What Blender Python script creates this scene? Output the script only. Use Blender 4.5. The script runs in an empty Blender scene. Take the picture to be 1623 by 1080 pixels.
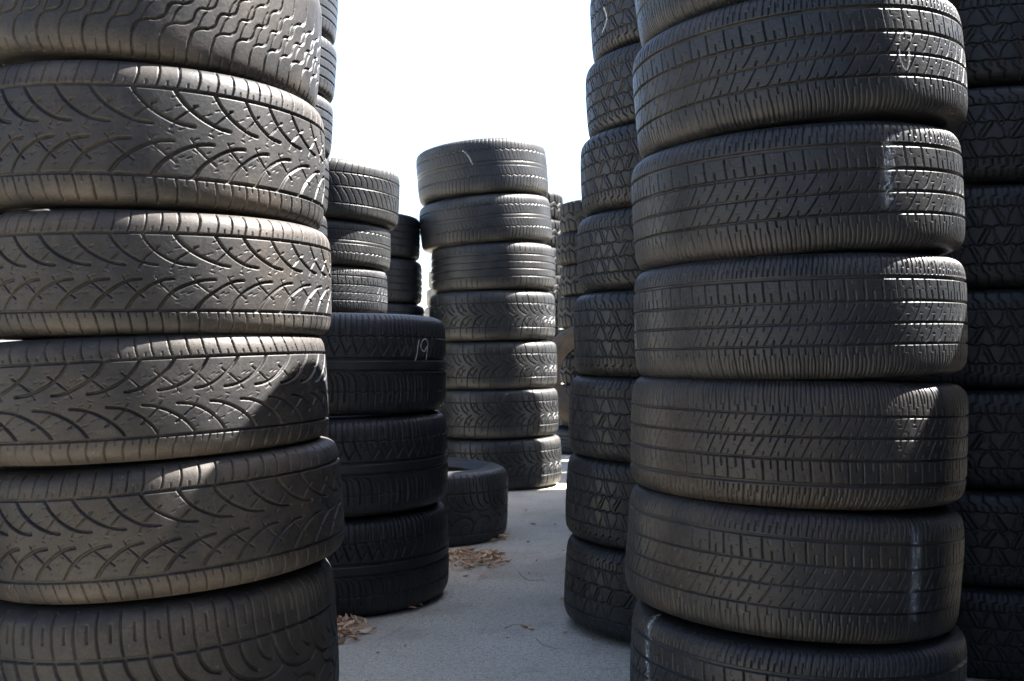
import bpy, math, random
import numpy as np
from mathutils import Matrix, Vector

random.seed(7)
RNG = np.random.RandomState(11)
scene = bpy.context.scene
COL = scene.collection
PI = math.pi
R = math.radians

# ------------------------------------------------------------------ measured camera
FPX, CX, HOR, CAMH = 1680.0, 811.5, 567.0, 0.76     # focal length / centre / horizon in photo pixels, eye height in m

def ang(px):
    return math.atan((px - CX) / FPX)

# ------------------------------------------------------------------ helpers
def link(name, me, mat=None, parent=None):
    o = bpy.data.objects.new(name, me)
    COL.objects.link(o)
    if mat is not None and me is not None and len(me.materials) == 0:
        me.materials.append(mat)
    if parent is not None:
        o.parent = parent
    return o

def grid_mesh(name, V, wrap, attrs=None):
    """V: rows x cols x 3 array; the columns close on themselves when wrap"""
    nr, nc = V.shape[:2]
    me = bpy.data.meshes.new(name)
    me.vertices.add(nr * nc)
    me.vertices.foreach_set('co', V.reshape(-1).astype(np.float32))
    ids = np.arange(nr * nc).reshape(nr, nc)
    if wrap:
        a = ids; b = np.roll(ids, -1, axis=1)
    else:
        a = ids[:, :-1]; b = ids[:, 1:]
    q = np.stack([a[:-1], b[:-1], b[1:], a[1:]], axis=-1).reshape(-1, 4)
    nf = len(q)
    me.loops.add(nf * 4)
    me.loops.foreach_set('vertex_index', q.reshape(-1).astype(np.int32))
    me.polygons.add(nf)
    me.polygons.foreach_set('loop_start', (np.arange(nf) * 4).astype(np.int32))
    me.polygons.foreach_set('loop_total', np.full(nf, 4, np.int32))
    for k, arr in (attrs or {}).items():
        at = me.attributes.new(k, 'FLOAT', 'POINT')
        at.data.foreach_set('value', np.ascontiguousarray(arr, dtype=np.float32).reshape(-1))
    me.update(calc_edges=True)
    me.shade_smooth()
    return me

def sstep(a, b, x):
    t = np.clip((x - a) / (b - a), 0, 1)
    return t * t * (3 - 2 * t)

# ------------------------------------------------------------------ materials
class NT:
    def __init__(s, name):
        s.m = bpy.data.materials.new(name); s.m.use_nodes = True
        s.t = s.m.node_tree; s.t.nodes.clear()
        s.out = s.t.nodes.new('ShaderNodeOutputMaterial')
        s.b = s.t.nodes.new('ShaderNodeBsdfPrincipled')
        s.t.links.new(s.b.outputs[0], s.out.inputs['Surface'])
    def n(s, kind, **kw):
        x = s.t.nodes.new(kind)
        for k, v in kw.items():
            if k.startswith('i_'):
                key = k[2:].replace('_', ' ')
                x.inputs[key].default_value = v
            else:
                setattr(x, k, v)
        return x
    def l(s, a, b): s.t.links.new(a, b)
    def math(s, op, a, b=None, clamp=False):
        x = s.t.nodes.new('ShaderNodeMath'); x.operation = op; x.use_clamp = clamp
        for i, v in enumerate((a, b)):
            if v is None: continue
            if isinstance(v, (int, float)): x.inputs[i].default_value = v
            else: s.l(v, x.inputs[i])
        return x.outputs[0]
    def ramp(s, fac, lo, hi):
        x = s.t.nodes.new('ShaderNodeMapRange'); x.inputs['From Min'].default_value = lo; x.inputs['From Max'].default_value = hi
        x.interpolation_type = 'SMOOTHSTEP'
        s.l(fac, x.inputs['Value']); return x.outputs[0]
    def mix(s, fac, a, b):
        x = s.t.nodes.new('ShaderNodeMix'); x.data_type = 'RGBA'
        if isinstance(fac, (int, float)): x.inputs[0].default_value = fac
        else: s.l(fac, x.inputs[0])
        for v, i in ((a, 6), (b, 7)):
            if isinstance(v, tuple): x.inputs[i].default_value = v if len(v) == 4 else (*v, 1)
            else: s.l(v, x.inputs[i])
        return x.outputs[2]

def rubber(name, base, dust, dust_amt, groove_amt, rough=0.6, brown=0.15, edge_amt=.2, spec=.26):
    k = NT(name)
    tc = k.n('ShaderNodeTexCoord'); oi = k.n('ShaderNodeObjectInfo')
    w = k.math('MULTIPLY', oi.outputs['Random'], 40.0)
    def noise(scale, detail=4, rough_=0.6):
        x = k.n('ShaderNodeTexNoise', noise_dimensions='4D'); x.inputs['Scale'].default_value = scale
        x.inputs['Detail'].default_value = detail; x.inputs['Roughness'].default_value = rough_
        k.l(tc.outputs['Object'], x.inputs['Vector']); k.l(w, x.inputs['W']); return x.outputs['Fac']
    big = noise(5.5, 4); mid = noise(17, 5, .65); fine = noise(140, 3, .7)
    gr = k.n('ShaderNodeAttribute', attribute_name='groove').outputs['Fac']
    blot = k.ramp(k.math('ADD', k.math('MULTIPLY', big, .62), k.math('MULTIPLY', mid, .38)), .38, .68)
    df = k.math('MULTIPLY', blot, dust_amt)
    df = k.math('ADD', df, k.math('MULTIPLY', k.ramp(fine, .5, .75), dust_amt * .35))
    df = k.math('ADD', df, k.math('MULTIPLY', gr, k.math('MULTIPLY', k.ramp(mid, .3, .7), groove_amt)), clamp=True)
    eg = k.n('ShaderNodeAttribute', attribute_name='edge').outputs['Fac']
    df = k.math('ADD', df, k.math('MULTIPLY', eg, k.math('MULTIPLY', k.ramp(big, .25, .7), edge_amt)), clamp=True)
    mp = k.n('ShaderNodeMapping'); mp.inputs['Scale'].default_value = (70, 70, 5); k.l(tc.outputs['Object'], mp.inputs['Vector'])
    rn = k.n('ShaderNodeTexNoise', noise_dimensions='4D'); rn.inputs['Scale'].default_value = 1; rn.inputs['Detail'].default_value = 3; k.l(mp.outputs[0], rn.inputs['Vector']); k.l(w, rn.inputs['W'])
    df = k.math('ADD', df, k.math('MULTIPLY', k.math('MULTIPLY', k.ramp(rn.outputs['Fac'], .55, .75), k.ramp(big, .42, .6)), dust_amt * .8), clamp=True)
    k.b.inputs['Specular IOR Level'].default_value = spec
    c0 = k.mix(k.ramp(mid, .35, .7), base, tuple(v * 1.35 for v in base))
    br = k.math('MULTIPLY', k.ramp(noise(5.1, 4), .45, .68), brown)
    c1 = k.mix(br, c0, (.085, .058, .036))
    c2 = k.mix(df, c1, dust)
    # pale specks and scuffs
    sc = k.n('ShaderNodeMapping'); sc.inputs['Scale'].default_value = (9, 9, 260); k.l(tc.outputs['Object'], sc.inputs['Vector'])
    sn = k.n('ShaderNodeTexNoise', noise_dimensions='4D'); sn.inputs['Scale'].default_value = 1; sn.inputs['Detail'].default_value = 4; sn.inputs['Roughness'].default_value = .7; k.l(sc.outputs[0], sn.inputs['Vector']); k.l(w, sn.inputs['W'])
    scf = k.math('MULTIPLY', k.ramp(sn.outputs['Fac'], .56, .72), k.ramp(mid, .42, .62))
    c2 = k.mix(k.math('MULTIPLY', scf, dust_amt * .9 + .06), c2, (.16, .15, .14))
    grain = noise(230, 3, .8)
    c2 = k.mix(k.ramp(grain, .35, .68), k.mix(.28, c2, (0.0, 0.0, 0.0)), k.mix(.02, c2, (.3, .29, .27)))
    sp = k.math('MULTIPLY', k.ramp(noise(170, 2), .69, .76), .3)
    c3 = k.mix(sp, c2, (.22, .2, .17))
    k.l(c3, k.b.inputs['Base Color'])
    rr = k.math('ADD', k.math('MULTIPLY', mid, .22), rough - .11)
    rr = k.math('ADD', rr, k.math('MULTIPLY', df, .25), clamp=True)
    k.l(rr, k.b.inputs['Roughness'])
    bp = k.n('ShaderNodeBump'); bp.inputs['Strength'].default_value = .38; bp.inputs['Distance'].default_value = .0014
    k.l(k.math('ADD', k.math('ADD', fine, k.math('MULTIPLY', grain, .3)), k.math('MULTIPLY', mid, 1.5)), bp.inputs['Height'])
    k.l(bp.outputs[0], k.b.inputs['Normal'])
    return k.m

TAN = (.17, .135, .10)
M = {}
M['left'] = rubber('dusty_grey_rubber', (.0080, .0090, .0108), (.185, .15, .115), .085, .07, .52, .12, .14, .22)
M['right'] = rubber('worn_black_rubber', (.0064, .0082, .0112), (.15, .13, .11), .04, .11, .42, .04, .08)
M['dark'] = rubber('clean_black_rubber', (.0068, .0078, .0096), (.11, .10, .09), .04, .12, .44, .03, .06, .24)
M['black'] = rubber('deep_black_rubber', (.0125, .0135, .0155), (.12, .11, .10), .05, .10, .44, .03, .09)
M['right_brown'] = rubber('mud_dusted_rubber', (.0076, .0088, .0108), (.125, .092, .062), .05, .16, .46, .16, .08)
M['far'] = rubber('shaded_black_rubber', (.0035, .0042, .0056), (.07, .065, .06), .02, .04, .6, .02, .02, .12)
M['mid'] = rubber('grey_rubber', (.0046, .0056, .0074), (.30, .28, .24), .032, .05, .44, .02, .11, .24)
M['brown'] = rubber('mud_stained_rubber', (.030, .025, .020), (.14, .10, .065), .4, .3, .6, .5)
M['dist'] = rubber('pale_rubber', (.07, .07, .072), (.25, .23, .2), .5, .4, .7, .1)  # paler base and heavier mottling than the other rubbers

def chalk_material(name, col, hard):
    k = NT(name)
    tc = k.n('ShaderNodeTexCoord')
    nz = k.n('ShaderNodeTexNoise'); nz.inputs['Scale'].default_value = 420 if hard else 150; nz.inputs['Detail'].default_value = 3
    k.l(tc.outputs['Object'], nz.inputs['Vector'])
    at = k.n('ShaderNodeAttribute', attribute_name='cover').outputs['Fac']
    a = k.math('MULTIPLY', at, k.ramp(nz.outputs['Fac'], .32 if hard else .3, .55 if hard else .75))
    k.b.inputs['Base Color'].default_value = (*col, 1); k.b.inputs['Roughness'].default_value = .9
    k.l(a, k.b.inputs['Alpha'])
    return k.m
M['chalk'] = chalk_material('white_chalk', (.75, .75, .73), True)
M['streak'] = chalk_material('pale_run_mark', (.42, .46, .5), False)

# ------------------------------------------------------------------ tread patterns (u to the right in pitch units, y up, -1..1 over the width)
def rep(y, w, d, zig=0.0, n=1, ph=0.0):
    """groove right round the tyre, straight or zigzag"""
    if zig == 0: return dict(p=[(-1.5, y), (2.5, y)], w=w, d=d)
    pts = []
    for i in range(-2 * n - 2, 4 * n + 3):
        pts.append(((i + ph) / (2 * n), y + (zig if i % 2 else -zig)))
    return dict(p=pts, w=w, d=d)
def S(pts, w, d): return dict(p=pts, w=w, d=d)
def curve(pts, n=4):
    out = []
    P = [pts[0]] + list(pts) + [pts[-1]]
    for i in range(1, len(P) - 2):
        for k in range(n):
            t = k / n
            out.append(tuple(.5 * ((2 * P[i][c]) + (-P[i-1][c] + P[i+1][c]) * t + (2*P[i-1][c] - 5*P[i][c] + 4*P[i+1][c] - P[i+2][c]) * t*t
                       + (-P[i-1][c] + 3*P[i][c] - 3*P[i+1][c] + P[i+2][c]) * t**3) for c in (0, 1)))
    out.append(pts[-1]); return out
def mirror(ss, du=0.5):
    return ss + [dict(p=[(u + du, -y) for u, y in s['p']], w=s['w'], d=s['d']) for s in ss]
def dashes(rs, n, y0, y1, w, d, L=.12, slope=1.0):
    r = random.Random(rs); out = []
    for i in range(n):
        u = (i + r.random() * .7) / n; y = r.uniform(y0, y1); sg = r.choice((-1, 1, 1))
        out.append(S([(u, y), (u + L * r.uniform(.5, 1), y + sg * slope * L * .28 * r.uniform(.3, 1))], w, d))
    return out

def pat_vee():            # swept J grooves meeting along the centre line
    half = [rep(.60, 5.2, 5.5),
            S(curve([(0, .58), (.2, .43), (.5, .29), (.85, .185), (1.18, .125), (1.47, .11)]), 4.8, 5.5),
            S([(1.02, .17), (1.3, .30)], 2.4, 4), S([(1.36, .32), (1.55, .40)], 2.4, 4), S([(.98, .12), (.9, .06)], 1.8, 2.6),
            S(curve([(.05, .63), (.12, .76), (.14, .95)]), 2.4, 4.5), S(curve([(.55, .63), (.62, .76), (.64, .95)]), 2.4, 4.5),
            S([(.3, .61), (.32, .69)], 1.8, 2.2), S([(.8, .61), (.82, .69)], 1.8, 2.2)]
    return mirror(half, .5) + dashes(3, 7, .2, .5, 1.5, 1.6) + dashes(4, 7, -.5, -.2, 1.5, 1.6) + dashes(5, 4, -.09, .09, 1.5, 1.6)
def pat_scale():          # stepped, wavy blocks
    ss = []
    for u, dw in ((0, 1.0), (.5, .8)):
        ss.append(S(curve([(u, -.95), (u - .03, -.78), (u - .02, -.64), (u + .05, -.52), (u + .2, -.46), (u + .38, -.44), (u + .5, -.38), (u + .56, -.27), (u + .66, -.19), (u + .86, -.17), (u + .98, -.11), (u + 1.05, .03), (u + 1.2, .11), (u + 1.4, .15), (u + 1.5, .33), (u + 1.52, .95)]), 4.0 * dw, 5.0 * dw))
        ss.append(S(curve([(u + .25, -.95), (u + .24, -.8)]), 1.8, 3.0))
        ss.append(S(curve([(u + .12, -.48), (u + .2, -.32), (u + .3, -.22)]), 2.0, 3.5))
        ss.append(S(curve([(u + .3, -.17), (u + .36, -.05), (u + .46, .05)]), 2.0, 3.5))
    return ss
def pat_flame():          # long swoosh grooves below a ribbed shoulder
    ss = [rep(.44, 5.5, 6), rep(-.66, 4, 4)]
    for u in (0, .333, .667):
        ss.append(S(curve([(u, .47), (u - .03, .64), (u - .04, .95)]), 2.8, 5))
        ss.append(S([(u + .16, .64), (u + .155, .82)], 2.8, 4.5))
        ss.append(S(curve([(u, -.68), (u - .04, -.8), (u - .05, -.95)]), 2.2, 3))
    ss.append(S(curve([(0, .44), (.07, .24), (.24, .06), (.55, -.04), (.95, -.05), (1.15, .02)]), 5.0, 6.5))
    ss.append(S(curve([(.333, .44), (.39, .26), (.52, .12), (.66, .06)]), 4.2, 6))
    ss.append(S(curve([(.667, .44), (.71, .30), (.82, .18), (.98, .13)]), 4.2, 6))
    ss.append(S(curve([(.1, -.66), (.13, -.5), (.35, -.30), (.75, -.2), (1.05, -.26), (1.15, -.34)]), 5, 6.5))
    ss.append(S(curve([(.55, -.64), (.6, -.52), (.75, -.42), (.95, -.4)]), 3.2, 5))
    ss.append(S(curve([(.42, -.06), (.5, -.14), (.7, -.2)]), 2.6, 4))
    return ss
def pat_ribbed(d=5.0, wd=1.0, seed=1):     # four straight grooves with slotted ribs
    ss = [rep(.58, 7.0 * wd, d), rep(.21, 5.0 * wd, d), rep(-.13, 4.4 * wd, d), rep(-.46, 4.4 * wd, d)]
    e = d * .8
    ss += [S(curve([(0, .64), (.05, .78), (.14, .95)]), 2.2, e), S([(.3, .64), (.33, .74)], 2.6, e), S([(.42, .74), (.52, .95)], 1.8, e * .7),
           S([(.62, .64), (.66, .80)], 2.0, e), S([(.75, .72), (.84, .95)], 1.8, e * .7)]
    ss += [S(curve([(0, .54), (.03, .4), (.1, .24)]), 2.8, d), S([(.5, .36), (.55, .24)], 3.0, d * .8), S([(.35, .45), (.42, .45)], 1.4, 1.5), S([(.75, .40), (.82, .39)], 1.4, 1.5), S([(.3, .52), (.31, .47)], 1.4, 1.5)]
    for y0 in (-.10, -.43):
        ss += [S(curve([(0, y0), (.18, y0 + .07), (.42, y0 + .2), (.55, y0 + .27)]), 1.9, e), S([(.55, y0), (.62, y0 + .06)], 2.4, e), S([(.05, y0 + .27), (.0, y0 + .21)], 1.8, e * .7),
               S([(.5, y0 + .12), (.68, y0 + .12)], 1.3, 1.5), S([(.2, y0 + .2), (.3, y0 + .2)], 1.2, 1.4)]
    ss += [S(curve([(0, -.5), (.04, -.62), (.13, -.75), (.15, -.96)]), 2.2, e), S([(.45, -.5), (.47, -.58)], 3.0, e), S([(.38, -.62), (.41, -.96)], 1.7, e * .7),
           S([(.66, -.58), (.70, -.96)], 1.7, e * .7), S([(.9, -.66), (.93, -.96)], 1.5, e * .6)]
    return ss
def pat_zigzag():         # light truck tread: slanted cuts between wavy grooves, stepped shoulders
    d = 6.0
    ss = [rep(.52, 3.4, d, .010, 2), rep(.15, 3.0, d, .018, 2), rep(-.2, 3.0, d, .018, 2), rep(-.56, 3.4, d, .010, 2)]
    for y0, y1, ph, fl in ((.50, .17, 0, 1), (.12, -.17, .45, -1), (-.23, -.53, .1, 1)):
        ym = (y0 + y1) / 2
        if fl < 0: y0, y1 = y1, y0
        ss += [S([(ph, y0), (ph + .34, y1)], 2.8, d), S([(ph + .2, y0), (ph + .36, ym)], 2.4, d * .8), S([(ph + .86, y0), (ph + .66, ym), (ph + .6, y1)], 2.0, d * .7), S([(ph + .48, y1), (ph + .42, ym)], 2.0, d * .6),
               S([(ph + .60, y0), (ph + .72, (y0 + ym) / 2)], 1.6, d * .5)]
    ss += [S([(0, .55), (-.02, .70), (.16, .74), (.18, .95)], 3.0, d), S([(.5, .55), (.48, .70), (.66, .74), (.68, .95)], 2.6, d), S([(.25, .56), (.25, .66)], 2.2, d * .7), S([(.75, .56), (.75, .66)], 2.0, d * .7), S([(.42, .78), (.43, .95)], 1.6, d * .5), S([(.92, .78), (.93, .95)], 1.6, d * .5)]
    ss += [S([(.1, -.59), (.16, -.70), (.36, -.78), (.40, -.95)], 3.0, d), S([(.6, -.59), (.66, -.70), (.86, -.78), (.9, -.95)], 2.8, d), S([(.35, -.58), (.4, -.68)], 2.0, d * .7), S([(.85, -.58), (.9, -.68)], 2.0, d * .7)]
    return ss
def pat_chevron():        # smooth centre rib between two wide grooves, chevrons above, hooks below
    d = 6.5
    ss = [rep(.10, 9, d * 1.1), rep(-.13, 8, d * 1.1), rep(.53, 2.6, d * .8, .018, 2), rep(-.53, 2.2, d * .7, .02, 2)]
    for u in (0, .5):
        ss += [S([(u, .55), (u + .03, .95)], 2.8, d * .8), S([(u + .25, .6), (u + .26, .95)], 2.2, d * .7), S([(u + .12, .56), (u + .12, .68)], 1.8, d * .5)]
        ss += [S(curve([(u, .53), (u + .1, .38), (u + .28, .18)]), 3.6, d), S([(u + .5, .36), (u + .3, .2)], 2.4, d * .6), S([(u + .25, .53), (u + .33, .42)], 2.2, d * .6)]
        ss += [S(curve([(u - .15, -.17), (u + .1, -.22), (u + .2, -.36), (u + .22, -.53), (u + .2, -.72)]), 3.6, d), S(curve([(u + .1, -.17), (u + .33, -.24), (u + .43, -.40), (u + .44, -.53)]), 2.2, d * .7), S([(u + .45, -.56), (u + .44, -.92)], 2.0, d * .6)]
    return ss
def pat_leaf():           # directional leaf-shaped blocks
    half = [rep(.48, 4.5, 7), S(curve([(0, .47), (.10, .28), (.36, .12), (.7, .02)]), 5.0, 8), S(curve([(.45, .44), (.55, .30), (.85, .15)]), 4.0, 7), S(curve([(.15, .25), (.3, .36), (.42, .45)]), 3.2, 5.5),
            S(curve([(.5, .08), (.62, .2), (.66, .26)]), 2.6, 4.5), S(curve([(0, .5), (-.06, .7), (-.08, .95)]), 3.6, 6), S([(.5, .52), (.46, .68)], 2.6, 5)]
    return mirror(half, .35)
def pat_wavyrib():        # two wavy grooves and a straight centre pair
    d = 4.5
    ss = [rep(.52, 4, d, .025, 2), rep(.10, 4, d), rep(-.05, 3, d * .8), rep(-.42, 4, d, .025, 2)]
    for u in (0, .33, .66):
        ss += [S([(u, .56), (u + .08, .93)], 1.9, d * .7), S([(u, -.46), (u - .16, -.93)], 2.2, d * .8), S([(u, .48), (u + .2, .14)], 1.7, d * .5), S([(u, -.1), (u + .2, -.38)], 1.7, d * .5)]
    return ss
def pat_plainrib():       # four straight grooves, plain ribs, sipe-cut shoulders
    d = 5.5
    ss = [rep(.46, 5.5, d), rep(.16, 5.5, d), rep(-.14, 5.5, d), rep(-.46, 5.5, d)]
    for u in (0, .5):
        ss += [S([(u, .55), (u + .05, .93)], 2.2, d * .6), S([(u, -.55), (u - .05, -.93)], 2.4, d * .7), S([(u + .25, .12), (u + .32, -.1)], 1.3, d * .3)]
    return ss
def pat_diagonal():       # ribs with long diagonal cuts
    d = 4.8
    ss = [rep(.5, 5, d), rep(-.5, 4, d), rep(.05, 3, d)]
    for u in (0, .5):
        ss += [S([(u, .54), (u + .22, .93)], 2.0, d * .8), S(curve([(u, .46), (u + .3, .3), (u + .4, .1)]), 2.6, d), S(curve([(u, 0), (u + .3, -.2), (u + .55, -.46)]), 2.6, d), S([(u, -.55), (u - .05, -.93)], 1.6, d * .5)]
    return ss
def pat_mud():            # big open blocks
    d = 11
    ss = [S([(-.2, .35), (.2, .05), (.8, .35), (1.2, .05)], 11, d), S([(-.2, -.05), (.3, -.35), (.7, -.05), (1.3, -.35)], 11, d)]
    ss += [S([(.2, .1), (.15, .95)], 12, d), S([(.8, .3), (.75, .95)], 12, d), S([(.3, -.3), (.35, -.95)], 12, d), S([(.7, -.1), (.8, -.95)], 12, d)]
    return ss

# ------------------------------------------------------------------ tyre meshes
HALF = [(0, 0), (.15, .0008), (.28, .004), (.36, .011), (.41, .024), (.447, .047), (.475, .088), (.493, .15), (.5, .235)]
class Tyre:
    """a tyre design; meshes lie on z=0 with the axle along z"""
    def __init__(s, key, r, w, rim, pitch_mm, strokes, cell, mat, wear=.6):
        s.key, s.r, s.w, s.rim = key, r, w, rim
        pts = [(z * w, r - o * w) for z, o in HALF]
        full = [(-z, p) for z, p in reversed(pts[1:])] + pts
        fine = np.array(curve(full, 24))
        seg = np.hypot(*np.diff(fine, axis=0).T)
        sl = np.concatenate([[0], np.cumsum(seg)]); L = sl[-1]
        s.L = L
        nr = max(24, int(L * 1000 / cell))
        a = np.linspace(0, L, nr)
        z = np.interp(a, sl, fine[:, 0]); p = np.interp(a, sl, fine[:, 1])
        dz = np.gradient(z, a); dp = np.gradient(p, a)
        nl = np.hypot(dz, dp); nz, npn = -dp / nl, dz / nl
        s.a, s.z, s.p, s.nz, s.np = a, z, p, nz, npn
        s.y2s = lambda y: np.interp(np.asarray(y) * .5 * w, fine[:, 0], sl)
        N = max(8, round(2 * PI * r * 1000 / pitch_mm)); s.N = N
        P = 2 * PI * r * 1000 / N
        nc = max(8, round(P / cell))
        U = (np.arange(nc) / nc) * P
        H = np.zeros((nr, nc)); A = (a * 1000)[:, None]; UU = U[None, :]
        wall = max(1.0, cell * .95)
        for st in strokes:
            q = [(u * P, float(s.y2s(y)) * 1000) for u, y in st['p']]
            us = [u for u, _ in st['p']]
            k0, k1 = math.floor(-max(us)) - 1, math.ceil(1 - min(us)) + 1
            D = np.full((nr, nc), 1e9)
            rows = [y for _, y in q]; m = (a * 1000 > min(rows) - st['w'] - 4) & (a * 1000 < max(rows) + st['w'] + 4)
            if not m.any(): continue
            Am = A[m]
            Dm = np.full((m.sum(), nc), 1e9)
            for k in range(k0, k1 + 1):
                for (x0, y0), (x1, y1) in zip(q[:-1], q[1:]):
                    x0k, x1k = x0 + k * P, x1 + k * P
                    if max(x0k, x1k) < -12 or min(x0k, x1k) > P + 12: continue
                    ex, ey = x1k - x0k, y1 - y0; l2 = ex * ex + ey * ey + 1e-9
                    t = np.clip(((UU - x0k) * ex + (Am - y0) * ey) / l2, 0, 1)
                    Dm = np.minimum(Dm, np.hypot(UU - x0k - t * ex, Am - y0 - t * ey))
            hw = max(st['w'] / 2, cell * .42)
            H[m] = np.maximum(H[m], st['d'] * (1 - sstep(hw - wall * .45, hw + wall * .55, Dm)))
        yy = z / (.5 * w)
        H *= (1 - sstep(.93, .985, np.abs(yy)))[:, None]
        s.H1 = H; s.nc = nc; s.nr = nr
        # pitch lengths vary round the tyre, as they do on real ones
        rr = np.random.RandomState(len(key) * 7 + N)
        pl = rr.choice([.86, 1.0, 1.16], N, p=[.3, .4, .3]); pl = pl / pl.sum() * 2 * PI
        st0 = np.concatenate([[0], np.cumsum(pl)[:-1]])
        th = (st0[:, None] + pl[:, None] * (np.arange(nc) / nc)[None, :]).reshape(-1)
        s.th = th
        HH = np.tile(H, (1, N))
        wob = np.zeros_like(HH)
        for _ in range(7):
            wob += rr.uniform(.3, 1) * np.cos(rr.randint(1, 9) * th[None, :] + rr.uniform(0, 6) + rr.uniform(-14, 14) * (a / L)[:, None])
        lands = HH * (1 - .12 * np.tanh(wob)) + wear * .35 * wob
        s.HH = lands
        dep = lands * .001
        pp = p[:, None] - dep * npn[:, None]; zz = z[:, None] - dep * nz[:, None] + w / 2
        V = np.stack([pp * np.cos(th), pp * np.sin(th), np.broadcast_to(zz, pp.shape)], -1)
        mx = max(2.5, float(HH.max()))
        s.tread = grid_mesh('tread_' + key, V, True, dict(groove=np.clip(HH / (mx * .8), 0, 1), edge=np.broadcast_to(sstep(.58, .80, np.abs(yy))[:, None], HH.shape)))
        s.mat = M[mat]
        s.tread.materials.append(s.mat)
        # sidewalls
        nsc = 160 if cell < 2 else (96 if cell < 4 else 48)
        t2 = np.linspace(0, 2 * PI, nsc, endpoint=False)
        r0, h = float(p[-1]), float(p[-1]) - rim
        prof = [(.5, 0), (.499, .08), (.497, .13), (.502, .16), (.502, .2), (.496, .23), (.488, .34), (.484, .345), (.484, .36), (.478, .37), (.462, .52), (.440, .66), (.418, .78), (.412, .80), (.410, .86), (.400, .9), (.385, .98), (.365, 1.0), (.34, 1.0)]
        pr = np.array([(zf * w, r0 - f * h) for zf, f in prof])
        def ring(pr_, sg):
            Vv = np.stack([pr_[:, 1][:, None] * np.cos(t2), pr_[:, 1][:, None] * np.sin(t2), np.broadcast_to((w / 2 + sg * pr_[:, 0])[:, None], (len(pr_), nsc))], -1)
            return Vv if sg > 0 else Vv[::-1]
        s.side = [grid_mesh('sidewall_' + key, ring(pr, sg), True) for sg in (1, -1)]
        zi = np.linspace(.34 * w, -.34 * w, 14)
        bow = np.sqrt(np.clip(1 - (zi / (.35 * w)) ** 2, 0, 1))
        pin = np.stack([zi, rim + (r - .016 - rim) * bow ** .8], -1)
        s.inner = grid_mesh('liner_' + key, ring(pin, 1), True)
        for me in s.side + [s.inner]: me.materials.append(s.mat)
    def proto(s):
        t = bpy.data.objects.new('tyre', None); COL.objects.link(t)
        t.empty_display_size = .1
        link('tread', s.tread, None, t)
        for me in s.side: link('sidewall', me, None, t)
        link('inner_liner', s.inner, None, t)
        return t

used = {}
def new_tyre(design):
    if design.key not in used:
        used[design.key] = design.proto()
        return used[design.key]
    src = used[design.key]
    t = src.copy(); COL.objects.link(t)
    for ch in src.children:
        if ch.name.split('.')[0] not in ('tread', 'sidewall', 'inner_liner'): continue
        c = ch.copy(); COL.objects.link(c); c.parent = t
    return t

def set_tyre(design, centre, tilt=0, nod=0, spin=0, flip=False, sxy=1, sz=1, rot=None):
    t = new_tyre(design)
    Rm = rot if rot is not None else Matrix.Rotation(R(-tilt), 3, 'Y') @ Matrix.Rotation(R(nod), 3, 'X')
    Rm = Rm @ Matrix.Rotation(spin, 3, 'Z')
    if flip: Rm = Rm @ Matrix.Rotation(PI, 3, 'X')
    t.rotation_euler = Rm.to_euler()
    t.scale = (sxy, sxy, sz)
    c = Vector(centre)
    t.location = c - Rm @ Vector((0, 0, design.w / 2 * sz))
    t['label'] = ''; t['category'] = 'tyre'
    info = dict(obj=t, design=design, c=c, R=Rm, sxy=sxy, sz=sz)
    return info

def tag(t, label, cat, group=None):
    t['label'] = label; t['category'] = cat
    if group: t['group'] = group
    elif 'group' in t.keys(): del t['group']

def stack(Y, seams, tyres, group, rs=0):
    """seams: photo heights of the joints from the ground up, read at the front of the stack;
    tyres: (design, silhouette edge px, side, tilt, flip, radius, label)"""
    rnd = random.Random(rs); out = []
    zs = []
    for i, y in enumerate(seams):
        r_ = tyres[min(i, len(tyres) - 1)][5]
        zs.append(CAMH + (HOR - y) / FPX * (Y - .86 * r_))
    zs[0] = 0.0
    for i, (ds, edge, side, tilt, flip, rad, label) in enumerate(tyres):
        z0, z1 = zs[i], zs[i + 1]
        th = ang(edge)
        # centre whose silhouette touches that edge at the given distance
        d = Y / math.cos(th)
        for _ in range(6):
            half = math.asin(rad / d); a = th - side * half; d = Y / math.cos(a)
        x = Y * math.tan(a)
        inf = set_tyre(ds, (x, Y + rnd.uniform(-.006, .006), (z0 + z1) / 2), tilt, rnd.uniform(-.6, .6), rnd.uniform(0, 6.28), flip, rad / ds.r, (z1 - z0) / ds.w * .992)
        tag(inf['obj'], label, 'tyre', group)
        out.append(inf)
    return out

NEAR, MIDC, FARC = 1.35, 2.1, 4.2
D = {}
D['vee'] = Tyre('vee', .345, .238, .232, 58, pat_vee(), NEAR, 'left')
D['scale'] = Tyre('scale', .345, .25, .232, 82, pat_scale(), NEAR, 'left')
D['flame'] = Tyre('flame', .35, .285, .232, 104, pat_flame(), 1.5, 'left')
D['ribbed'] = Tyre('ribbed', .345, .24, .225, 39, pat_ribbed(6.5, 1.0), 1.25, 'right')
D['fine'] = Tyre('fine', .345, .24, .225, 32, pat_ribbed(5.5, .85), 1.25, 'right')
D['worn'] = Tyre('worn', .345, .24, .225, 35, pat_ribbed(4.5, .7), 1.25, 'right', 1.0)
D['zigzag'] = Tyre('zigzag', .345, .24, .215, 58, pat_zigzag(), 1.7, 'dark')
D['chevron'] = Tyre('chevron', .37, .295, .24, 68, pat_chevron(), 1.8, 'black')
D['leaf'] = Tyre('leaf', .37, .28, .23, 74, pat_leaf(), 2.2, 'mid')
D['wavy'] = Tyre('wavy', .385, .28, .23, 70, pat_wavyrib(), 2.2, 'mid')
D['plain'] = Tyre('plain', .35, .25, .22, 60, pat_plainrib(), 2.2, 'mid')
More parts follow.
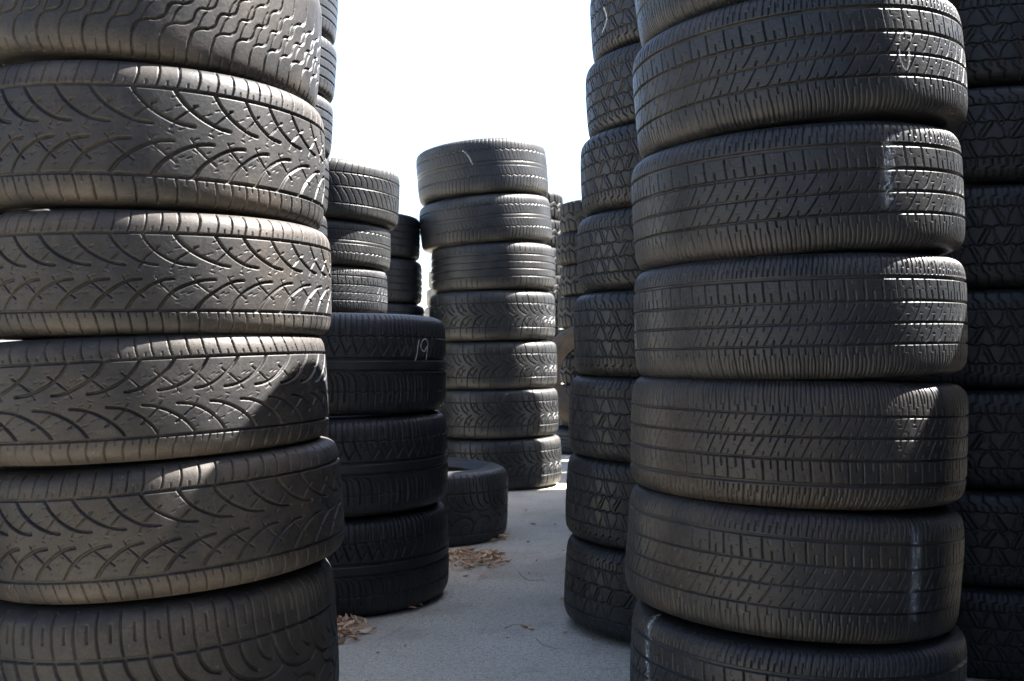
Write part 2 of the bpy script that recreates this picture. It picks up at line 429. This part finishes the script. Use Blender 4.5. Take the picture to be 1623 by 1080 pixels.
D['diagonal'] = Tyre('diagonal', .345, .27, .22, 66, pat_diagonal(), 2.2, 'mid')
D['squat'] = Tyre('squat', .37, .285, .24, 100, pat_flame(), 2.0, 'black')
D['ribdark'] = Tyre('ribdark', .345, .24, .22, 60, pat_plainrib(), 3.2, 'dark')
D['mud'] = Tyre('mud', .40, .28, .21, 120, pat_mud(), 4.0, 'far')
D['smooth'] = Tyre('smooth', .40, .22, .24, 90, pat_plainrib(), 4.0, 'brown')
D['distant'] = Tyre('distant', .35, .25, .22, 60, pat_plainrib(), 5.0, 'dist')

# ------------------------------------------------------------------ the stacks
ORD = ['bottom', 'second from the ground', 'third from the ground', 'fourth from the ground', 'fifth from the ground', 'sixth from the ground', 'seventh from the ground', 'eighth from the ground', 'ninth from the ground']
g = 'tyres in the tall front left stack'
LS = stack(2.21, [1165, 955, 737, 533, 330, 98, -135], [
    (D['flame'], 535, 1, 2.8, False, .366, 'black tyre with swooping flame grooves at the foot of the front left stack'),
    (D['vee'], 543, 1, 4.2, False, .366, 'V-grooved tyre leaning highest at its right, second up in the front left stack'),
    (D['vee'], 520, 1, 2.9, True, .366, 'tyre with V grooves pointing left, third up in the front left stack'),
    (D['vee'], 525, 1, .5, False, .365, 'sunlit dusty V-grooved tyre, fourth up in the front left stack'),
    (D['vee'], 515, 1, -.7, False, .358, 'dusty V-grooved tyre just under the wavy block tyre at the front left'),
    (D['scale'], 508, 1, -3.2, False, .356, 'tyre with stepped wavy blocks at the top of the front left stack')], g, 5)
g = 'tyres in the tall front right stack'
RS = stack(2.257, [1210, 1022, 812, 603, 400, 193, -15, -272], [
    (D['ribbed'], 999, -1, -2.2, False, .341, 'ribbed tyre at the foot of the front right stack, cut by the lower edge'),
    (D['worn'], 993, -1, -3.7, False, .343, 'brown dusty worn tyre tilting down right, second up at the front right'),
    (D['fine'], 1000, -1, -1.5, True, .344, 'worn ribbed tyre with one small sunlit wedge on its shoulder, front right stack'),
    (D['fine'], 1005, -1, 1.2, False, .339, 'ribbed tyre half sunlit at its right edge, fourth up in the front right stack'),
    (D['ribbed'], 1002, -1, 3.0, False, .337, 'ribbed tyre with a pale run mark near its top, fifth up at the front right'),
    (D['ribbed'], 1005, -1, 4.5, False, .337, 'ribbed tyre with faint chalk loops, second highest at the front right'),
    (D['worn'], 1003, -1, 5.5, False, .337, 'topmost tyre of the front right stack, only its lower shoulder inside the photo')], g, 8)
RS[3]['obj']['label'] = 'ribbed tyre with a sunlit right edge, fourth up in the front right stack'
g = 'zigzag truck tyres in the leaning stack right of the gap'
R2 = stack(3.04, [1015, 885, 740, 600, 455, 318, 180, 45, -88], [
    (D['zigzag'], e, -1, tl, fl, .345, 'black zigzag-tread tyre, %s in the leaning stack right of the gap' % ORD[i])
    for i, (e, tl, fl) in enumerate([(895, -3, False), (897, -2.5, True), (901, -1, False), (909, 0, True), (915, 1, False), (920, 2, True), (929, 3, False), (936, 3.5, True)])], g, 3)
g = 'zigzag truck tyres in the far right stack'
X3, Y3 = 1.23, 2.80
yb = [CAMH - (y - HOR) / FPX * (Y3 - .30) for y in (932, 777, 617, 457, 290, 135, -22, -180)]
zz = [0.0] + yb
R3 = []
for i in range(8):
    inf = set_tyre(D['zigzag'], (X3 + random.uniform(-.008, .008), Y3, (zz[i] + zz[i + 1]) / 2), random.uniform(-.5, .5), 0, random.uniform(0, 6), i % 2 == 1, 1, (zz[i + 1] - zz[i]) / .24 * .992)
    tag(inf['obj'], 'black zigzag-tread tyre, %s in the stack at the far right edge' % ORD[i], 'tyre', g); R3.append(inf)
g = 'wide tyres in the low black stack'
LM = stack(3.40, [981, 822, 662, 495], [
    (D['chevron'], 711, 1, .8, False, .372, 'wide black tyre at the foot of the low three-tyre stack'),
    (D['chevron'], 710, 1, 1.0, False, .372, 'wide black tyre in the middle of the low three-tyre stack'),
    (D['chevron'], 707, 1, 0, False, .370, 'wide black tyre chalked 19 on top of the low three-tyre stack')], g, 2)
g = 'tyres in the middle stack with the sunlit right side'
CS = stack(6.37, [778, 697, 618, 540, 460, 384, 308, 220], [
    (D['leaf'], 890, 1, 1.5, False, .375, 'bottom tyre of the middle stack, sunlit only along its right rim'),
    (D['leaf'], 885, 1, 1, False, .37, 'leaf-tread tyre, second from the ground in the middle stack'),
    (D['leaf'], 883, 1, .5, False, .37, 'leaf-tread tyre, third from the ground in the middle stack'),
    (D['leaf'], 880, 1, .8, False, .378, 'leaf-tread tyre, fourth from the ground in the middle stack'),
    (D['plain'], 880, 1, 2.0, False, .372, 'tyre with straight plain ribs, third from the top of the middle stack'),
    (D['wavy'], 874, 1, 4.8, False, .395, 'tilted wavy-rib tyre, second from the top of the middle stack'),
    (D['wavy'], 868, 1, 5.0, False, .392, 'tilted tyre with a chalk stroke on top of the middle stack')], g, 4)
g = 'tyres in the stack behind the low black stack'
LM2 = stack(4.78, [830, 738, 655, 575, 497, 420, 345, 247], [
    (D['plain'], 616, 1, 0, False, .335, 'tyre hidden low in the stack behind the low black stack'),
    (D['plain'], 616, 1, 0, False, .335, 'tyre hidden low in the stack behind the low black stack'),
    (D['plain'], 616, 1, 0, False, .335, 'tyre hidden low in the stack behind the low black stack'),
    (D['plain'], 614, 1, 0, False, .335, 'tyre hidden low in the stack behind the low black stack'),
    (D['ribbed'], 614, 1, 0, False, .335, 'grey block-ribbed tyre just above the top of the low black stack'),
    (D['wavy'], 619, 1, -1, False, .335, 'wavy-rib tyre, second from the top behind the low black stack'),
    (D['diagonal'], 633, 1, -2.5, False, .352, 'wide diagonal-cut tyre on top of the stack behind the low black stack')], g, 6)
g = 'tyres in the tall stack peeping out behind the front left stack'
LB = stack(4.05, [880, 785, 690, 600, 505, 412, 317, 215, 118, 20, -78], [
    (D['plain'], e, 1, tl, False, .342, lb) for e, tl, lb in [
        (516, 0, ''), (516, 0, ''), (516, 0, ''), (517, 0, ''), (518, 0, ''),
        (519, -1, 'narrow sunlit tyre edge, fourth from the top behind the front left stack'),
        (521, -2, 'narrow sunlit tyre edge, third from the top behind the front left stack'),
        (527, -3.5, 'sunlit rib-tread tyre edge, second from the top behind the front left stack'),
        (533, -4, 'highest sunlit rib-tread tyre edge seen behind the front left stack'),
        (535, -3, '')]], g, 9)
for inf in LB:
    if not inf['obj']['label']: inf['obj']['label'] = 'tyre out of sight in the tall stack behind the front left stack'
g = 'tyres in the dark stack left of the middle stack'
M2 = stack(6.35, [802, 730, 660, 597, 537, 480, 407, 334], [
    (D['ribdark'], e, 1, 0, False, .345, lb) for e, lb in [
        (668, ''), (668, ''), (668, ''), (668, ''),
        (673, 'sliver of a black tyre, third from the top beside the middle stack'),
        (669, 'black ribbed tyre, second from the top of the dark stack beside the middle stack'),
        (666, 'black ribbed tyre on top of the dark stack beside the middle stack')]], g, 10)
for inf in M2:
    if not inf['obj']['label']: inf['obj']['label'] = 'tyre out of sight low in the dark stack behind the low black stack'
# the single tyre lying on the ground
ST = stack(4.56, [868, 748], [(D['squat'], 805, 1, -1.0, False, .37, 'single black tyre lying flat on the ground behind the low black stack')], None, 1)
# right-hand background
g = 'tyres in the far stack right of the middle stack'
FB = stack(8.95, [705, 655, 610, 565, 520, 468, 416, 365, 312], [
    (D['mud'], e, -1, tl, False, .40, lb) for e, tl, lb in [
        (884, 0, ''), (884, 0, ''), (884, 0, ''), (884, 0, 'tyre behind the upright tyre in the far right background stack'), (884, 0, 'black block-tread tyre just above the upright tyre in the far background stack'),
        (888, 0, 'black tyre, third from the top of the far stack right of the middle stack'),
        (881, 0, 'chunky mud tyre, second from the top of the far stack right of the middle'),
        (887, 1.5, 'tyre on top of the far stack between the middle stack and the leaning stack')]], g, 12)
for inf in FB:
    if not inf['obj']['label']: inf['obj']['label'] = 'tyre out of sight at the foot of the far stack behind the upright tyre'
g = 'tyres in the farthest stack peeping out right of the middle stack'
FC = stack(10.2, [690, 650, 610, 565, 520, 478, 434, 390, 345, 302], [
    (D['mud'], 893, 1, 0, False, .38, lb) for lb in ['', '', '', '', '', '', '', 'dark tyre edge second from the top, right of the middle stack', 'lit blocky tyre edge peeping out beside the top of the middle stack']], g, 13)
for inf in FC:
    if not inf['obj']['label']: inf['obj']['label'] = 'tyre out of sight in the farthest stack behind the middle stack'
# lying tyre with a brown tyre standing on it
inf = set_tyre(D['ribdark'], (.64, 8.56, .10), 0, 0, 1.0, False, 1.08, .2 / .24)
tag(inf['obj'], 'black tyre lying on the ground under the upright brown tyre', 'tyre')
inf = set_tyre(D['smooth'], (.625, 8.36, .612), rot=Matrix.Rotation(R(82), 3, 'X') @ Matrix.Rotation(0, 3, 'Z'), sxy=1.04)
tag(inf['obj'], 'brown muddy tyre standing upright with its open rim facing the viewer', 'tyre')
# far away stacks
g = 'tyres in the faraway pale stack'
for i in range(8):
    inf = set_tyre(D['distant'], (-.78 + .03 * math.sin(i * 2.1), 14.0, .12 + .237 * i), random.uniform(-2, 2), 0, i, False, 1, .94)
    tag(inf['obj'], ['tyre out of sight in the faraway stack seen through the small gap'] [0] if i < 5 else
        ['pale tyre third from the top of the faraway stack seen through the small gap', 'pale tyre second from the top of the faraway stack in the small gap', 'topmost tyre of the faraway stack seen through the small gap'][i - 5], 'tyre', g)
# unseen stacks added beyond the right-hand row: these keep the alley in shade
g = 'unseen tyres added behind the right hand stacks for shade'
for (x, y, n) in ((.80, 3.71, 11), (1.2, 4.49, 8), (.72, 4.997, 8), (1.75, 5.774, 9), (1.1, 6.035, 8), (.98, 6.86, 3), (1.0, 7.6, 5), (1.5, 8.6, 10), (1.75, 9.3, 13), (1.75, 10.73, 13), (1.80, 2.34, 7)):
    for i in range(n):
        inf = set_tyre(D['ribdark'], (x + random.uniform(-.012, .012), y + random.uniform(-.012, .012), .12 + .238 * i), random.uniform(-.5, .5), 0, random.uniform(0, 6), False, 1, .985)
        tag(inf['obj'], 'unseen black tyre added behind the right hand stacks for shade', 'tyre', g)

g = 'unseen tyres added around the camera to block light'  # out-of-view stacks added to cut sky light and ground bounce
for (x, y, n) in ((-1.5, -1.5, 7), (-.5, -1.55, 7), (.5, -1.5, 7), (1.5, -1.55, 10), (-1.85, .55, 7), (1.85, .45, 11), (-1.62, 2.2, 7), (1.92, 1.5, 11), (2.6, 1.0, 11), (2.55, 1.95, 10), (1.8, -.5, 11)):
    for i in range(n):
        inf = set_tyre(D['ribdark'], (x + random.uniform(-.015, .015), y + random.uniform(-.015, .015), .137 + .274 * i), random.uniform(-.5, .5), 0, random.uniform(0, 6), False, 1.08, 1.135)
        tag(inf['obj'], 'unseen black tyre added around the camera to block light', 'tyre', g)

# ------------------------------------------------------------------ marks on tyres
for inf in RS[1:3]:
    for c in inf['obj'].children:
        c.material_slots[0].link = 'OBJECT'; c.material_slots[0].material = M['right_brown']
def on_tyre(inf, px, py):
    """photo pixel -> (angle, arc) on that tyre"""
    o = Vector((0, 0, CAMH)); dr = Vector(((px - CX) / FPX, 1, (HOR - py) / FPX))
    Ri = inf['R'].transposed()
    lo = Ri @ (o - inf['c']); ld = Ri @ dr
    lo = Vector((lo.x / inf['sxy'], lo.y / inf['sxy'], lo.z / inf['sz'])); ld = Vector((ld.x / inf['sxy'], ld.y / inf['sxy'], ld.z / inf['sz']))
    r = inf['design'].r
    for _ in range(3):
        A = ld.x ** 2 + ld.y ** 2; B = 2 * (lo.x * ld.x + lo.y * ld.y); C = lo.x ** 2 + lo.y ** 2 - r * r
        t = (-B - math.sqrt(max(B * B - 4 * A * C, 0))) / (2 * A)
        p = lo + ld * t
        r = float(np.interp(p.z, inf['design'].z, inf['design'].p))
    return math.atan2(p.y, p.x), float(np.interp(p.z, inf['design'].z, inf['design'].a))
def surf(ds, th, a, lift, follow=False):
    p = np.interp(a, ds.a, ds.p); z = np.interp(a, ds.a, ds.z); n1 = np.interp(a, ds.a, ds.np); n2 = np.interp(a, ds.a, ds.nz)
    if follow:
        i = np.clip(np.searchsorted(ds.a, a), 0, ds.nr - 1); j = np.clip(np.searchsorted(ds.th, np.mod(th, 2 * PI)), 0, len(ds.th) - 1)
        lift = lift - ds.HH[i, j] * .001
    pp = p + lift * n1
    return np.stack([pp * np.cos(th), pp * np.sin(th), z + lift * n2 + ds.w / 2], -1)
def chalk(inf, pts, wmm, name='chalk_mark', strength=1.0, label=None):
    q = curve(pts, 5); st = [on_tyre(inf, x, y) for x, y in q]
    th = np.unwrap(np.array([t for t, _ in st])); a = np.array([s_ for _, s_ in st]); r = inf['design'].r
    dx = np.gradient(th) * r; da = np.gradient(a); l = np.hypot(dx, da) + 1e-9
    nx, na = -da / l / r, dx / l
    V = []; cov = []
    for k, f in enumerate((-1, 0, 1)):
        V.append(surf(inf['design'], th + nx * f * wmm * .0005, a + na * f * wmm * .0005, .0006)); cov.append(np.full(len(th), (1.0 if f == 0 else .55) * strength))
    o = link(name, grid_mesh(name, np.array(V), False, dict(cover=np.array(cov))), M['chalk'], inf['obj'])
    if label: o['label'] = label
def streak(inf, px, y0, y1, wmm, strength):
    t0, a0 = on_tyre(inf, px, y0); t1, a1 = on_tyre(inf, px, y1)
    n, m = 90, 22
    f = np.linspace(0, 1, n)[:, None]; gx = np.linspace(-1, 1, m)[None, :]
    th = t0 + (t1 - t0) * f + gx * wmm * .0005 / inf['design'].r + .004 * np.sin(f * 7); a = np.broadcast_to(a0 + (a1 - a0) * f, th.shape)
    cov = strength * np.exp(-(gx * 1.9) ** 2) * np.minimum(1, np.minimum(f, 1 - f) * 6)
    link('run_mark', grid_mesh('run_mark', surf(inf['design'], th, a, .0007, True), False, dict(cover=np.broadcast_to(cov, th.shape))), M['streak'], inf['obj'])
chalk(LM[2], [(664, 539), (662, 550), (661, 560), (658, 572)], 4, strength=.75, label='chalked figure 1')
chalk(LM[2], [(677, 549), (672, 557), (667, 551), (668, 543), (673, 537), (678, 543), (677, 555), (675, 571)], 4, strength=.75, label='chalked figure 9')
chalk(CS[6], [(733, 239), (741, 246), (749, 261)], 6, strength=.4)
chalk(RS[5], [(1426, 66), (1427, 55), (1437, 51), (1444, 58), (1442, 66)], 4, strength=.3)
chalk(RS[5], [(1425, 78), (1428, 98), (1436, 111), (1441, 98), (1440, 76)], 4, strength=.3)
chalk(R2[4], [(913, 522), (916, 530), (921, 543)], 5, strength=.6)
chalk(R2[7], [(957, 12), (962, 30), (955, 52)], 7, strength=.5)
streak(RS[4], 1408, 212, 335, 44, .5); streak(RS[1], 1447, 832, 990, 40, .5); streak(RS[0], 1028, 965, 1112, 30, .7); streak(R2[4], 966, 470, 590, 40, .4)
streak(RS[3], 1008, 500, 560, 16, .7)

# ------------------------------------------------------------------ ground
k = NT('grey_concrete')
tc = k.n('ShaderNodeTexCoord')
def nz(scale, det=4, rg=.6):
    x = k.n('ShaderNodeTexNoise'); x.inputs['Scale'].default_value = scale; x.inputs['Detail'].default_value = det; x.inputs['Roughness'].default_value = rg
    k.l(tc.outputs['Object'], x.inputs['Vector']); return x.outputs['Fac']
base = k.mix(k.ramp(nz(1.1, 6, .65), .35, .65), (.43, .385, .30), (.53, .48, .385))
base = k.mix(k.math('MULTIPLY', k.ramp(nz(4.2, 6, .7), .50, .66), .5), base, (.31, .28, .222))
base = k.mix(k.math('MULTIPLY', k.ramp(nz(19, 5, .7), .55, .7), .35), base, (.52, .48, .40))
base = k.mix(k.math('MULTIPLY', k.ramp(nz(75, 4, .75), .48, .60), .55), base, (.25, .226, .182))
fine = nz(190, 5, .8)
base = k.mix(k.math('MULTIPLY', k.ramp(fine, .49, .60), .75), base, (.12, .112, .098))
base = k.mix(k.math('MULTIPLY', k.ramp(nz(230, 3, .7), .55, .64), .5), base, (.38, .37, .35))
spk = k.n('ShaderNodeTexVoronoi'); spk.inputs['Scale'].default_value = 48; k.l(tc.outputs['Object'], spk.inputs['Vector'])
sm = k.math('MULTIPLY', k.math('LESS_THAN', spk.outputs['Distance'], .13), k.math('GREATER_THAN', nz(60, 1), .55))
base = k.mix(k.math('MULTIPLY', sm, .8), base, (.035, .035, .035))
# hairline cracks
wv = k.n('ShaderNodeTexNoise'); wv.inputs['Scale'].default_value = 2.5; wv.inputs['Detail'].default_value = 5; k.l(tc.outputs['Object'], wv.inputs['Vector'])
va = k.n('ShaderNodeVectorMath', operation='MULTIPLY_ADD'); k.l(wv.outputs['Color'], va.inputs[0]); va.inputs[1].default_value = (.5, .5, 0); k.l(tc.outputs['Object'], va.inputs[2])
cr = k.n('ShaderNodeTexVoronoi', feature='DISTANCE_TO_EDGE'); cr.inputs['Scale'].default_value = .62; k.l(va.outputs[0], cr.inputs['Vector'])
crk = k.math('MULTIPLY', k.math('SUBTRACT', 1.0, k.ramp(cr.outputs['Distance'], .0008, .0035)), k.ramp(nz(3.3, 3), .42, .6))
base = k.mix(k.math('MULTIPLY', crk, .22), base, (.05, .05, .048))
k.l(base, k.b.inputs['Base Color']); k.b.inputs['Roughness'].default_value = .9; k.b.inputs['Specular IOR Level'].default_value = .25
bp = k.n('ShaderNodeBump'); bp.inputs['Strength'].default_value = .7; bp.inputs['Distance'].default_value = .005
hh = k.math('SUBTRACT', k.math('ADD', fine, k.math('MULTIPLY', nz(30, 4), .8)), k.math('MULTIPLY', crk, .4))
k.l(hh, bp.inputs['Height']); k.l(bp.outputs[0], k.b.inputs['Normal'])
me = bpy.data.meshes.new('ground'); s_ = 600.0
me.from_pydata([(-s_, -s_, 0), (s_, -s_, 0), (s_, s_, 0), (-s_, s_, 0)], [], [(0, 1, 2, 3)])
gr = link('ground', me, k.m); gr['kind'] = 'structure'

# ------------------------------------------------------------------ fallen leaves
def leaf_mat(name, c0, c1):
    k = NT(name); tc = k.n('ShaderNodeTexCoord'); g_ = k.n('ShaderNodeNewGeometry')
    x = k.n('ShaderNodeTexNoise'); x.inputs['Scale'].default_value = 90; k.l(tc.outputs['Object'], x.inputs['Vector'])
    f = k.math('ADD', k.math('MULTIPLY', g_.outputs['Random Per Island'], .7), k.math('MULTIPLY', x.outputs['Fac'], .4))
    k.l(k.mix(f, c0, c1), k.b.inputs['Base Color']); k.b.inputs['Roughness'].default_value = .75
    return k.m
ML = leaf_mat('dry_leaf', (.33, .17, .085), (.68, .49, .32))
def leaf_geo(rnd, L, W):
    """one curled, folded leaf: 7 x 3 vertices with its fold down the midrib"""
    n = 7; V = []; curl = rnd.uniform(.4, 1.9) * rnd.choice((1, 1, -.6)); fold = rnd.uniform(.2, 1.1)
    for i in range(n):
        t = i / (n - 1); wv = W * math.sin(PI * (t * .92 + .06)) ** .8
        x = (t - .5) * L; z = curl * L * .35 * ((t - .5) ** 2) * 4 * .5
        tw = rnd.uniform(-.15, .15)
        for sd in (-1, 0, 1):
            V.append(Vector((x, sd * wv * math.cos(fold), z + abs(sd) * wv * math.sin(fold) + sd * tw * wv)))
    F = []
    for i in range(n - 1):
        for c in (0, 1):
            a = i * 3 + c; F.append((a, a + 1, a + 4, a + 3))
    return V, F
def leaf_mesh(name, rnd, items):
    V, F = [], []
    for (x, y, z, L, W, rx, rz) in items:
        v, f = leaf_geo(rnd, L, W); b = len(V)
        Rm = Matrix.Rotation(rz, 3, 'Z') @ Matrix.Rotation(rx, 3, 'Y') @ Matrix.Rotation(rnd.uniform(-.9, .9), 3, 'X')
        v = [Rm @ q for q in v]; mz = min(q.z for q in v)
        V += [(q.x + x, q.y + y, q.z - mz + z) for q in v]; F += [tuple(b + i for i in q) for q in f]
    me = bpy.data.meshes.new(name); me.from_pydata(V, [], F); me.shade_smooth(); return me
rnd = random.Random(4)
def ground_at(px, py):
    Y = CAMH * FPX / (py - HOR); return ((px - CX) / FPX * Y, Y)
def pile(px0, px1, py0, py1, n, label, Lr=(.025, .048)):
    x0, yb = ground_at(px0, (py0 + py1) / 2); x1, _ = ground_at(px1, (py0 + py1) / 2)
    _, y1 = ground_at(0, py0); _, y0 = ground_at(0, py1)
    it = []
    while len(it) < n:
        u, v = rnd.uniform(-1, 1), rnd.uniform(-1, 1)
        if u * u + v * v > rnd.uniform(.35, 1.1): continue
        hgt = max(0, 1 - (u * u + v * v)) * .022 * rnd.random()
        it.append(((x0 + x1) / 2 + u * (x1 - x0) / 2, (y0 + y1) / 2 + v * (y1 - y0) / 2, .001 + hgt, rnd.uniform(*Lr), rnd.uniform(.0045, .009), rnd.uniform(-.35, .35), rnd.uniform(0, 6.28)))
    o = link('fallen_leaves', leaf_mesh('fallen_leaves', rnd, it), ML); o['kind'] = 'stuff'; o['label'] = label; o['category'] = 'leaves'
pile(696, 806, 872, 906, 150, 'drift of dry brown leaves on the ground beside the low black stack')
pile(505, 592, 980, 1024, 80, 'heap of curled brown leaves by the foot of the front left stack')
pile(770, 806, 846, 862, 26, 'thin trail of brown leaves along the right edge of the lying tyre')
pile(625, 672, 956, 974, 16, 'few brown leaves against the front of the low black stack')
pile(889, 925, 942, 975, 22, 'brown leaves against the foot of the leaning black stack')
it = []
for _ in range(70):
    px, py = rnd.uniform(560, 1000), HOR + 1 / rnd.uniform(1 / 470, 1 / 240)
    x, y = ground_at(px, py); it.append((x, y, .001, rnd.uniform(.004, .016), rnd.uniform(.0015, .004), rnd.uniform(-.2, .2), rnd.uniform(0, 6.28)))
o = link('leaf_crumbs', leaf_mesh('leaf_crumbs', rnd, it), ML); o['kind'] = 'stuff'; o['label'] = 'tiny leaf crumbs scattered over the concrete path'; o['category'] = 'leaf crumbs'
def leaf(px, py, L, rz, label):
    x, y = ground_at(px, py)
    o = link('dry_leaf', leaf_mesh('dry_leaf', rnd, [(0, 0, .001, L, L * .22, rnd.uniform(-.2, .2), rz)]), ML)
    o.location = (x, y, 0); tag(o, label, 'leaf', 'single leaves on the concrete')
leaf(833, 996, .036, .3, 'curled brown leaf lying leftmost of the pair in the middle of the path')
leaf(842, 999, .034, 2.2, 'pale brown leaf lying rightmost of the pair in the middle of the path')
leaf(896, 1004, .022, 1.0, 'small reddish leaf on the path beside the foot of the front right stack')
leaf(768, 917, .040, .1, 'thin brown leaf on the path just in front of the leaf drift')
leaf(738, 915, .022, .6, 'tiny dark leaf scrap in front of the left end of the leaf drift')
leaf(845, 832, .030, 0, 'tiny leaf scrap on the path right of the lying tyre')
leaf(838, 860, .024, .8, 'brown leaf scrap on the path beyond the leaf drift')
leaf(880, 700 + 132, .02, .9, 'reddish leaf scrap on the path near the leaning black stack')
MT = leaf_mat('dry_stem', (.20, .15, .09), (.34, .27, .17))
def twig(pts, rad, label):
    W = [Vector((*ground_at(x, y), rad + .001)) for x, y in curve(pts, 4)]
    c = W[0].copy(); n = 6; V = []; F = []
    for i, p in enumerate(W):
        t = (W[min(i + 1, len(W) - 1)] - W[max(i - 1, 0)]).normalized(); s1 = Vector((-t.y, t.x, 0)); s2 = Vector((0, 0, 1)); rr = rad * (1 - .6 * i / len(W))
        V += [tuple(p - c + rr * (math.cos(a) * s1 + math.sin(a) * s2) + Vector((0, 0, c.z))) for a in [2 * PI * j / n for j in range(n)]]
    for i in range(len(W) - 1):
        for j in range(n): F.append((i * n + j, i * n + (j + 1) % n, (i + 1) * n + (j + 1) % n, (i + 1) * n + j))
    me = bpy.data.meshes.new('twig'); me.from_pydata(V, [], F); me.shade_smooth()
    o = link('twig', me, MT); o.location = (c.x, c.y, 0); tag(o, label, 'twig')
twig([(850, 1013), (862, 1024), (880, 1029), (896, 1030)], .0011, 'thin curved dry stem on the path near the front right stack')
twig([(822, 907), (828, 915), (840, 921), (862, 920)], .0013, 'thin brown twig on the path right of the leaf drift')
twig([(800, 997), (812, 992), (826, 991)], .0011, 'short pale stem touching the pair of leaves on the path')

# ------------------------------------------------------------------ light
SUN_AZ, SUN_EL = R(18), R(53)         # azimuth measured from +X towards +Y
sdir = Vector((math.cos(SUN_EL) * math.cos(SUN_AZ), math.cos(SUN_EL) * math.sin(SUN_AZ), math.sin(SUN_EL)))
sun = bpy.data.lights.new('sun', 'SUN'); sun.energy = 5.0; sun.angle = R(.53); sun.color = (1, .955, .9)
so = bpy.data.objects.new('sun', sun); COL.objects.link(so); so.rotation_euler = sdir.to_track_quat('Z', 'Y').to_euler(); so.location = (4, 4, 6)
w = bpy.data.worlds.new('World'); scene.world = w; w.use_nodes = True
nt = w.node_tree; bg = nt.nodes['Background']
sk = nt.nodes.new('ShaderNodeTexSky'); sk.sky_type = 'NISHITA'; sk.sun_disc = False
sk.sun_elevation = SUN_EL; sk.sun_rotation = PI / 2 - SUN_AZ
sk.air_density = 0.8; sk.dust_density = 1.6; sk.ozone_density = 1.0
nt.links.new(sk.outputs[0], bg.inputs['Color']); bg.inputs['Strength'].default_value = .051

# ------------------------------------------------------------------ camera
cam = bpy.data.cameras.new('camera'); co = bpy.data.objects.new('camera', cam); COL.objects.link(co)
co.location = (0, 0, CAMH); co.rotation_euler = (PI / 2, 0, 0)
cam.sensor_width = 36; cam.lens = 36 * FPX / 1623; cam.shift_y = (HOR - 540) / 1623; cam.clip_start = .05; cam.clip_end = 2000
cam.dof.use_dof = True; cam.dof.focus_distance = 2.3; cam.dof.aperture_fstop = 9
scene.camera = co

# ------------------------------------------------------------------ render settings
scene.view_settings.view_transform = 'Standard'; scene.view_settings.look = 'None'
scene.view_settings.exposure = 3.55; scene.view_settings.gamma = 1
scene.cycles.use_denoising = True
scene.cycles.max_bounces = 8
